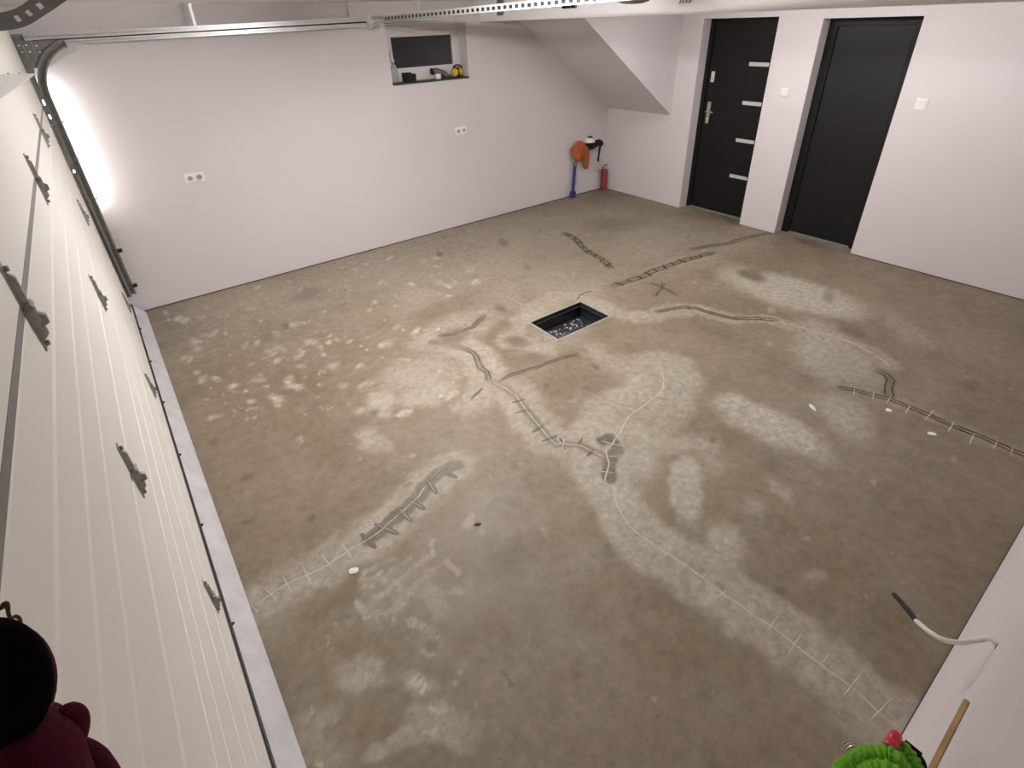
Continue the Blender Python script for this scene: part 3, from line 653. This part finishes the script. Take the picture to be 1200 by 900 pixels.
MB().prism([(.02, YT+.002, 2.145), (2.50, YT+.002, 2.187), (2.50, YT+.002, 2.204), (.02, YT+.002, 2.162)], (0, .003, 0)).build('rail_gap_shade', M['rubber'], tr)  # black strip standing in for the shade between the two rails
cprof([(-.15, YT, 2.140), (-.10, YT, 2.162), (-.06, YT, 2.168), (-.02, YT, 2.168)], 'track_end', M['galvd'], h=.05)
# flat side angle of the vertical track and its brackets
mb = MB(); mb.box((-.105, YT-.004, .20), (-.070, YT, 2.15)); zz = [.20, 1.265, 1.285, 1.345, 1.37, 1.655, 1.68, 1.745, 1.78, 1.955]
for a_, b_ in zip(zz[::2], zz[1::2]): mb.box((-.070, YT-.004, a_), (-.052, YT, b_))
mb.build('side_angle', M['galvd'], tr)
MB().prism([(.055, YT+.012, 1.99), (.34, YT+.012, 2.125), (.10, YT+.012, 2.125)], (0,.003,0)).build('corner_plate', M['galv'], tr)
for z in (.36, .72, 1.05, 1.36, 1.62):
    b_ = MB().box((-.095, YT-.010, z-.018), (-.02, YT-.004, z+.018)).build('bracket', M['galvd'], tr)
    MB().lathe((XV+.030, YT-.012, z+.006), [(.008,0),(.008,.008),(.005,.010)], 6, (.7,-.7,0)).build('bolt', M['galv'], b_)
for z in (.62, .30):
    rl = MB().tube([(XV+.02, YT-.03, z), (XV+.055, YT-.03, z)], .016, 12).build('roller', M['black'], tr, True)
# gusset plate with slots and holes: built of strips so that the openings are real
gp = MB(); ys0, ys1 = YT-.006, YT-.003
def plate_strip(x0, x1, z0, z1): gp.box((x0, ys0, z0), (x1, ys1, z1))
plate_strip(-.105, -.085, 1.955, 2.155)
plate_strip(-.080, -.045, 1.955, 2.150); 
plate_strip(-.041, .005, 1.985, 2.150); plate_strip(-.045, -.041, 1.955, 2.04); plate_strip(-.045, -.041, 2.13, 2.15)
plate_strip(.009, .055, 2.03, 2.150); plate_strip(.005, .009, 1.985, 2.07); plate_strip(.005, .009, 2.14, 2.15)
gp.prism([(.055,ys0,2.03),(.055,ys0,2.15),(.21,ys0,2.15)], (0,.003,0))
g_ = gp.build('gusset_plate', M['galvd'], tr)
for x, z in ((-.065,2.125),(-.062,2.085),(-.025,2.125),(-.02,2.085),(.03,2.12),(.034,2.08),(-.09,2.09)):
    MB().lathe((x, ys0, z), [(.006,0),(.006,.002)], 10, (0,-1,0)).build('rivet', M['white'], g_)
# hangers up to the ceiling
for x, zt_ in ((1.062, 2.195), (2.352, 2.218)):
    mb = MB(); mb.box((x-.011, YT-.006, zt_), (x+.011, YT-.002, H)); mb.box((x-.011, YT-.04, H-.004), (x+.011, YT-.002, H))
    mb.build('hanger', M['galv'], tr)
# end bracket joining both rails
mb = MB(); mb.obox((2.56, YT-.02, 2.197), (.05,0,0), (0,.004,0), (0,0,.055)); mb.obox((2.575, YT-.05, 2.235), (.04,.02,.006), (-.01,.03,0), (0,0,.003)); mb.obox((2.56, YT-.045, 2.152), (.04,.015,.012), (-.01,.03,0), (0,0,.003)); mb.tube([(2.50, YT-.06, 2.165), (2.60, YT-.05, 2.195)], .006, 8)
mb.build('end_bracket', M['galv'], tr)
for k, (x, z) in enumerate(((2.54,2.225),(2.575,2.215),(2.545,2.175),(2.58,2.165))):
    MB().lathe((x, YT-.025, z), [(.010,0),(.010,.008),(.005,.016)], 6, (0,-1,0)).build('bolt', M['galv'], tr)

# perforated angle bar crossing the room from the track end
XB = 2.62
pb = empty('perforated_angle_bar', (XB, 3.5, 2.21), 'long perforated steel angle bar running from the track end across the room', 'angle bar')
ya, yb = 1.3, 5.37
def zbar(y): return 2.2165+(5.37-y)*.0137
mb = MB(); n = int((yb-ya)/.065); hh = .021; hb_ = .0110
def yz(y0, y1, a0, a1):
    mb.prism([(XB, y0, zbar(y0)+a0), (XB, y1, zbar(y1)+a0), (XB, y1, zbar(y1)+a1), (XB, y0, zbar(y0)+a1)], (.0025, 0, 0))
yz(ya, yb, hb_, hh); yz(ya, yb, -hh, -hb_)
for k in range(n): y = ya+k*.065; yz(y, y+.027, -hb_, hb_)
mb.build('slotted_flange', M['perf'], pb)
MB().prism([(XB, ya, zbar(ya)+hh), (XB+.04, ya, zbar(ya)+hh), (XB+.04, yb, zbar(yb)+hh), (XB, yb, zbar(yb)+hh)], (0,0,.0025)).build('top_flange', M['galv'], pb)
MB().prism([(XB+.036, ya, zbar(ya)-hh), (XB+.036, yb, zbar(yb)-hh), (XB+.036, yb, zbar(yb)+hh), (XB+.036, ya, zbar(ya)+hh)], (.003,0,0)).build('dark_backing', M['rubber'], pb)  # black sheet added behind the slots to imitate the bar's shaded interior
MB().prism([(XB+.028, 4.1, 2.18), (XB+.028, 5.36, 2.175), (XB+.028, 5.36, 2.184), (XB+.028, 4.1, 2.187)], (.004,0,0)).build('lower_strip', M['galvd'], pb)
for y in (2.2, 4.6):
    MB().box((XB+.004, y-.012, zbar(y)+.01), (XB+.008, y+.012, H)).build('hanger', M['galv'], pb)

# perforated hanger strap near the top panel
sp = empty('perforated_strap', (.05, 2.0, 2.2), 'grey perforated hanger strap bent between garage door and ceiling', 'strap')
P = [Vector((.121-.021*2.0, 2.0, 2.20)) for _ in range(1)]
ctrl = [Vector(p) for p in ((-.085,2.0,2.196),(-.03,2.0,2.198),(.03,2.0,2.199),(.065,2.0,2.203),(.092,2.0,2.212),(.118,2.0,2.226),(.150,2.0,2.243),(.20,2.0,2.272),(.25,2.0,2.302),(.30,2.0,2.332),(.345,2.0,2.358))]
Q = []
for i in range(len(ctrl)-1):
    for k in range(6):
        t = k/6; p0, p1, p2, p3 = ctrl[max(i-1,0)], ctrl[i], ctrl[i+1], ctrl[min(i+2,len(ctrl)-1)]
        Q.append(0.5*((2*p1)+(-p0+p2)*t+(2*p0-5*p1+4*p2-p3)*t*t+(-p0+3*p1-3*p2+p3)*t**3))
Q.append(ctrl[-1])
mb = MB(); hw = .0185; hh = .0062
def strapseg(i0, i1, a0, a1):
    for i in range(i0, i1):
        def off(j, a):
            t = (Q[min(j+1,len(Q)-1)]-Q[max(j-1,0)]).normalized(); return Q[j]+Vector((-t.z,0,t.x))*a
        mb.prism([off(i,a0), off(i+1,a0), off(i+1,a1), off(i,a1)], (0,.003,0))
n = len(Q)-1
strapseg(0, n, hh, hw); strapseg(0, n, -hw, -hh)
for i in range(n):
    if i % 6 not in (1, 2) or i < 19: strapseg(i, i+1, -hh, hh)
mb.build('strap_band', M['galvd'], sp)
MB().lathe((-.07,1.998,2.196), [(.009,0),(.009,.006),(.005,.010)], 6, (0,-1,0)).build('bolt', M['galv'], sp)

# vertical tube lamp between the track and the wall corner
tl = empty('tube_lamp', (-.075, D-.035, .9), 'glowing vertical tube lamp behind the garage door track', 'lamp')
MB().tube([(-.078, D-.055, .98), (-.078, D-.055, 1.90)], .013, 12).build('glass_tube', TUBEM, tl, True)
for z in (.965, 1.915): MB().box((-.098, D-.070, z-.02), (-.058, D, z+.02)).build('end_cap', M['white'], tl, bevel=.003)

# ceiling battens that light the room
for i, (x, y, sy, st) in enumerate(LAMPS):
    r = empty('ceiling_lamp', (x, y, H-.06), ('white LED batten on the ceiling between garage door and beam', 'white LED batten on the ceiling between beam and doors')[i], 'lamp')
    MB().box((x-.05, y-sy/2-.02, H-.015), (x+.05, y+sy/2+.02, H)).build('housing', M['white'], r, bevel=.004)
    MB().box((x-.045, y-sy/2, H-.045), (x+.045, y+sy/2, H-.016)).build('diffuser', emis('lamp_diffuser', (1.0, 0.96, 0.945), st), r, bevel=.01)

# fittings on the beam
c = on(742, 0, 0, 3.30)
op = empty('motor_housing', (3.30, c.y, H), 'dark grey round housing hanging from the ceiling in front of the beam', 'housing')
MB().lathe((3.30, c.y, H), [(.10,0),(.10,-.03),(.118,-.045),(.118,-.095),(.105,-.112),(.06,-.124),(.01,-.126)], 32).build('drum', M['grey'], op, True)
MB().lathe((3.30, c.y, H), [(.13,0),(.13,-.006)], 24).build('mounting_plate', M['galvd'], op)
def beam_bracket(px, py, wpx, label):
    p = on(px, py, 0, 3.84); s = (on(px+wpx, py, 0, 3.84).y-p.y)
    w = abs(s)/2
    r = empty('steel_bracket', (3.84, p.y, p.z), label, 'bracket')
    MB().box((3.834, p.y-w, p.z-.02), (3.84, p.y+w, p.z+.02)).build('back_plate', M['galvd'], r)
    for k in (-1, 0, 1): MB().box((3.80, p.y+k*w*.7-.008, p.z-.016), (3.834, p.y+k*w*.7+.008, p.z+.016)).build('lug', M['black'], r)
    return r
beam_bracket(668, 7, 16, 'dark toothed steel bracket on the beam below the perforated bar')
for py, lb in ((15, 'dark tapered bracket on the beam below the perforated bar, near the wall'), (1, 'dark tapered bracket on the beam above the perforated bar, near the wall')):
    p = on(587, py, 0, 3.84); r = empty('hanger_bracket', (3.84, p.y, p.z), lb, 'bracket')
    MB().prism([(3.838,p.y+.055,p.z-.022),(3.838,p.y+.055,p.z+.020),(3.838,p.y-.060,p.z+.024),(3.838,p.y-.040,p.z-.022)], (-.010,0,0)).build('wedge', M['grey'], r)
    MB().box((3.822,p.y+.056,p.z-.024), (3.839,p.y+.080,p.z+.020)).build('end_block', M['white'], r, bevel=.002)
p = on(805, 1, 0, 3.84); r = empty('terminal_block', (3.84, p.y, p.z), 'small terminal block with black wire ends high on the beam', 'terminal')
MB().box((3.825,p.y-.05,p.z-.012), (3.84,p.y+.05,p.z+.03)).build('body', M['white'], r, bevel=.002)
for k in range(4): MB().tube([(3.822,p.y-.04+k*.027,p.z+.012),(3.812,p.y-.043+k*.027,p.z-.014)], .004, 6).build('wire_end', M['black'], r)

# ------------------------------------------------------------------ things in the far corner
# blue handled tool with an orange cloth over its top
b = Vector((5.215, D-.06, 0)); t_ = Vector((5.258, D-.045, .42))
br = empty('hand_broom', b, 'blue handled tool standing against the wall in the corner', 'broom')
MB().tube([b+(t_-b)*.18, t_], .022, 12).build('handle', M['blue'], br, True)
MB().prism([(b.x-.035,b.y-.03,0),(b.x+.035,b.y-.03,0),(b.x+.040,b.y-.03,.07),(b.x+.02,b.y-.03,.10),(b.x-.02,b.y-.03,.10),(b.x-.038,b.y-.03,.07)], (0,.05,0)).build('foot', M['blue'], br, bevel=.006)
MB().tube([t_, t_+Vector((.004,0,.05))], .027, 12).build('collar', M['grey'], br, True)
def lump(mb, c, r, seed, nu=18, nv=12, amp=.22):
    rd = random.Random(seed); ph = [(rd.uniform(0,6.28), rd.randint(2,5), rd.randint(1,4)) for _ in range(4)]
    vs = []; c = Vector(c)
    for j in range(nv+1):
        th = math.pi*j/nv
        for i in range(nu):
            a = 2*math.pi*i/nu
            k = 1+amp*sum(math.sin(p+m*a)*math.sin(q*th) for p, m, q in ph)/2.2
            vs.append(c+Vector((r[0]*math.sin(th)*math.cos(a)*k, r[1]*math.sin(th)*math.sin(a)*k, r[2]*math.cos(th)*(1+.5*(k-1)))))
    fs = [(j*nu+i, j*nu+(i+1) % nu, (j+1)*nu+(i+1) % nu, (j+1)*nu+i) for j in range(nv) for i in range(nu)]
    return mb.add(vs, fs)
oc = empty('orange_cloth', (5.28, D-.06, .5), 'orange cloth bundled over the top of the blue handled tool', 'cloth')
lump(MB(), (5.285, D-.075, .615), (.105,.06,.135), 3).build('bundle', M['orange'], oc, True)
blobtube(MB(), [(5.31,D-.085,.70),(5.40,D-.085,.62),(5.43,D-.08,.50),(5.435,D-.075,.39),(5.425,D-.075,.36)], [.035,.052,.048,.040,.012], 12).build('hanging_end', M['orange'], oc, True)
# black tool hung on the wall above, with its strap
wt = empty('hanging_lamp', (5.58, D-.04, .70), 'black and white hand lamp hung on the wall above the red extinguisher', 'lamp')
blobtube(MB(), [(5.46,D-.05,.66),(5.53,D-.06,.645),(5.62,D-.06,.665),(5.70,D-.06,.675),(5.745,D-.06,.64)], [.030,.048,.045,.040,.030], 12).build('body', M['black'], wt, True)
MB().lathe((5.51,D-.055,.705), [(.075,0),(.07,.02),(.05,.045),(.035,.055)], 18).build('dome', M['white'], wt, True)
MB().lathe((5.52,D-.055,.755), [(.036,0),(.03,.02),(.01,.025)], 14).build('knob', M['black'], wt, True)
MB().tube([(5.58,D-.04,.69),(5.66,D-.03,.735),(5.72,D-.045,.69)], .008, 8).build('bail', M['white'], wt, True)
for k in range(5):
    z = .615-.043*k; cx = 5.725-.006*k
    th = np.linspace(0, 2*math.pi, 11)
    MB().tube([(cx+(.016 if k % 2 else .006)*math.cos(a), D-.05+(.006 if k % 2 else .016)*math.cos(a), z+.028*math.sin(a)) for a in th], .007, 6, False).build('chain_link', M['black'], wt, True)
MB().tube([(5.70,D-.05,.41),(5.66,D-.05,.36),(5.70,D-.05,.30),(5.76,D-.05,.28),(5.79,D-.05,.33),(5.775,D-.05,.42),(5.74,D-.05,.44)], .006, 6).build('wire_loop', M['galv'], wt, True)
# red extinguisher
ec = Vector((5.815, D-.07, 0)); ex = empty('fire_extinguisher', ec, 'slim red extinguisher standing in the corner', 'extinguisher')
MB().lathe(ec, [(.040,0),(.046,.006),(.046,.26),(.038,.285),(.018,.298),(.018,.305)], 20).build('cylinder', M['red'], ex, True)
MB().lathe(ec+Vector((0,0,.303)), [(.020,0),(.020,.025),(.012,.03)], 14).build('valve', M['galv'], ex, True)
MB().prism([ec+Vector((-.012,-.008,.33)), ec+Vector((.012,-.008,.33)), ec+Vector((.055,-.008,.352)), ec+Vector((.05,-.008,.36)), ec+Vector((-.012,-.008,.342))], (0,.016,0)).build('lever', M['galvd'], ex)
MB().tube([ec+Vector((-.012,0,.32)), ec+Vector((-.05,-.01,.325)), ec+Vector((-.066,-.01,.28)), ec+Vector((-.060,-.01,.20))], .006, 8).build('hose', M['black'], ex, True)

# ------------------------------------------------------------------ cable from the near wall
ca = empty('wall_cable', (1.123, 0, 1.156), 'white electric cable sticking out of the near wall, black taped end', 'cable')
cp = [Vector((1.123,-.004,1.156)), Vector((1.128,.012,1.158))]+[CAM+(on(x, y, 2, 0)-CAM)*t for x, y, t in ((1145,750.5,.475),(1125,753,.475),(1105,749.5,.478),(1090,741,.483),(1080,733,.490),(1073,727,.497))]
Q = []
for i in range(len(cp)-1):
    p0, p1, p2, p3 = cp[max(i-1,0)], cp[i], cp[i+1], cp[min(i+2,len(cp)-1)]
    for k in range(6):
        t = k/6; Q.append(0.5*((2*p1)+(-p0+p2)*t+(2*p0-5*p1+4*p2-p3)*t*t+(-p0+3*p1-3*p2+p3)*t**3))
Q.append(cp[-1])
MB().tube(Q, .0046, 10).build('sheath', M['cable'], ca, True)
q = [CAM+(on(x, y, 2, 0)-CAM)*t for x, y, t in ((1074,728,.4965),(1066,717.5,.503),(1056,706,.512),(1048,697,.52))]
MB().tube(q, [.0054,.0056,.0052,.0047], 10).build('taped_end', M['black'], ca, True)
MB().lathe((1.123,.0,1.156), [(.0065,0),(.0065,.001),(.005,.0012)], 12, (0,1,0)).build('wall_hole', M['grey'], ca)

# wooden batten on the near wall
z = 1.190
ba = MB().box((.35, .0, z-.012), (.951, .008, z)).build('wooden_batten', M['wood'], None, bevel=.0015)
tag(ba, 'thin horizontal wooden batten fixed to the near wall below the green hose', 'batten')

# green hose bundle hung on a hook
T0 = .95
hs = empty('garden_hose', far(1030, 890, T0), 'bright green ribbed hose bundle with red connector hung on the near wall', 'hose')
def catmull(P, sub=14):
    Q = []
    for i in range(len(P)-1):
        p0, p1, p2, p3 = P[max(i-1,0)], P[i], P[i+1], P[min(i+2,len(P)-1)]
        for k in range(sub):
            t = k/sub; Q.append(0.5*((2*p1)+(-p0+p2)*t+(2*p0-5*p1+4*p2-p3)*t*t+(-p0+3*p1-3*p2+p3)*t**3))
    Q.append(P[-1]); return Q
def hose_strand(pix, r0):
    P = [far(x, y, t) for x, y, t in pix]; Q = catmull(P, 70)
    ln = 0.0; rs = []; prev = Q[0]; 
    for q_ in Q:
        ln += (q_-prev).length; prev = q_
        rs.append(r0*(1+.09*math.sin(ln*2*math.pi/.0052)+.05*math.sin(ln*190+1)))
    MB().tube(Q, rs, 14).build('hose_strand', M['green'], hs, True)
hose_strand([(978,925,.97),(988,905,.95),(1005,893,.93),(1022,886,.92),(1040,887,.92),(1053,897,.92),(1060,925,.93)], .0112)
hose_strand([(1000,930,.93),(1015,912,.91),(1034,903,.90),(1050,912,.90),(1056,935,.90)], .0112)
hose_strand([(1048,882,.97),(1058,880,.97),(1066,888,.97),(1072,902,.97),(1074,930,.97)], .0100)
hose_strand([(1020,940,.90),(1030,922,.885),(1042,920,.885),(1050,940,.89)], .011)
ca_, cb_ = far(1041, 877, .945), far(1051, 860, .965); ax = (cb_-ca_); l_ = ax.length
rc = MB().lathe(ca_, [(.0066,0),(.0074,l_*.1),(.0074,l_*.40),(.0062,l_*.46),(.0069,l_*.55),(.0069,l_*.9),(.005,l_)], 18, ax).build('red_connector', M['redp'], hs, True)
hk = empty('wall_hook', far(1068, 890, .98), 'black curved hook on the near wall behind the green hose', 'hook')
P = [far(1062,874,1.0), far(1070,878,1.0), far(1076,888,1.0), far(1077,902,1.0), far(1074,925,1.0)]
Q = catmull(P, 8); mb = MB()
for a, c in zip(Q[:-1], Q[1:]): mb.obox((a+c)/2, (c-a)/2*1.1, (0,.009,0), (c-a).cross(Vector((0,1,0))).normalized()*.004)
mb.build('hook_arm', M['black'], hk)
pm = P[-1]; MB().box((pm.x-.006, .0, pm.z-.02), (pm.x+.006, pm.y+.006, pm.z+.004)).build('arm_root', M['black'], hk, bevel=.002)
sc_ = far(1003, 884, .97); sr = empty('wire_ring', sc_, 'coiled metal wire spring clipped behind the green hose', 'spring')
th = np.linspace(0, 2*math.pi*3, 60)
MB().tube([sc_+RT*(.0115*math.cos(a))+UP*(.010*math.sin(a))+_fw*(.012*a/19) for a in th], .0016, 6).build('coil', M['brass'], sr, True)
MB().tube([sc_+RT*.010, sc_+RT*.022+UP*-.012], .0022, 6).build('shank', M['brass'], sr, True)

# ------------------------------------------------------------------ maroon garment against the garage door
gm = empty('maroon_garment', (-.03, .36, 1.6), 'maroon knitted garment with black hood lining hanging against the garage door', 'garment')
c0 = far(-6, 803, .50)
vs = []; nu, nv = 36, 20
mb = MB()
def shell(c, rr, ru, rf, name, m, amp, seed, parent=gm):
    rd = random.Random(seed); ph = [(rd.uniform(0,6.28), rd.randint(1,4), rd.randint(1,3)) for _ in range(4)]
    vs = []
    for j in range(nv+1):
        th = math.pi*j/nv
        for i in range(nu):
            a = 2*math.pi*i/nu; k = 1+amp*sum(math.sin(p+m_*a)*math.sin(q*th) for p, m_, q in ph)
            vs.append(c+(RT*(rr*math.sin(th)*math.cos(a))+UP*(ru*math.cos(th))+_fw*(rf*math.sin(th)*math.sin(a)))*k)
    fs = [(j*nu+i, j*nu+(i+1) % nu, (j+1)*nu+(i+1) % nu, (j+1)*nu+i) for j in range(nv) for i in range(nu)]
    return MB().add(vs, fs).build(name, m, parent, True)
def pr(x, y, t, r): return r*t/(ray(x, y).length*F)      # radius in metres of r pixels at that distance
def limb(pts, name, m):
    blobtube(MB(), [far(x, y, t) for x, y, t, r in pts], [pr(x, y, t, r) for x, y, t, r in pts], 20, 6).build(name, m, gm, True)
k_ = pr(0, 800, .44, 1)
shell(far(-13,803,.42), 71*k_*.965, 77*k_*.965, 30*k_, 'hood_lining', M['lining'], .010, 2)
shell(far(-11,806,.45), 72*k_, 77*k_, 40*k_, 'hood', M['maroon'], .010, 2)
limb([(44,838,.445,16),(48,852,.44,26),(46,885,.43,44),(40,930,.43,58),(40,1000,.43,75)], 'body', M['maroon'])
limb([(66,842,.435,8),(78,840,.43,15),(84,846,.43,17),(82,862,.43,18),(70,890,.43,18),(58,930,.43,18)], 'folded_cuff', M['maroon'])
limb([(88,868,.45,6),(98,884,.445,16),(106,902,.445,22),(112,935,.445,30),(112,990,.445,36)], 'sleeve', M['maroon'])
Q = catmull([far(x, y, .47) for x, y in ((-4,716),(2,712),(6,708),(9,712),(10,719),(13,725),(18,722),(23,725),(24,732),(20,737),(14,737))], 6)
MB().tube(Q, [.0010+.0009*math.exp(-((i-12)/6)**2) for i in range(len(Q))], 8).build('loose_cord', M['cordm'], gm, True)

# ------------------------------------------------------------------ litter on the floor
def chip(px, py, r, h, material, name, label, cat, el=1.0, seed=1):
    x, y = fl(px, py); rd = random.Random(seed); n = 9; d = Vector((RT.x, RT.y, 0)).normalized(); e = Vector((-d.y, d.x, 0))
    ring = [(r*(.8+.4*rd.random())) for _ in range(n)]
    mb = MB(); vs = []
    for k, (s, z) in enumerate(((1, 0), (1.02, h*.5), (.8, h))):
        vs += [Vector((x, y, z))+d*(ring[i]*s*math.cos(2*math.pi*i/n))+e*(ring[i]*el*s*math.sin(2*math.pi*i/n)) for i in range(n)]
    fs = [(j*n+i, j*n+(i+1) % n, (j+1)*n+(i+1) % n, (j+1)*n+i) for j in range(2) for i in range(n)]+[tuple(range(n))[::-1], tuple(range(2*n, 3*n))]
    o = mb.add([v-Vector((x, y, 0)) for v in vs], fs).build(name, material, None, True); o.location = (x, y, 0)
    tag(o, label, cat)
chip(414.5, 669, .019, .006, M['paper'], 'plaster_flake', 'round white plaster flake beside the long cross-stitched crack', 'flake', seed=2)
chip(952, 477.5, .013, .006, M['paper'], 'paper_scrap', 'upright white scrap between two ground patches on the floor', 'scrap', 2.6, 3)
chip(1041, 480.5, .020, .004, M['paper'], 'paper_scrap', 'small white scrap below the forked dark crack', 'scrap', .8, 4)
chip(1092, 508.5, .022, .004, M['paper'], 'paper_scrap', 'small white scrap beside the straight dark stitched crack', 'scrap', .7, 5)
chip(559.5, 614.5, .016, .008, M['black'], 'dark_chip', 'small black chip between two pale smears on the floor', 'chip', .5, 6)
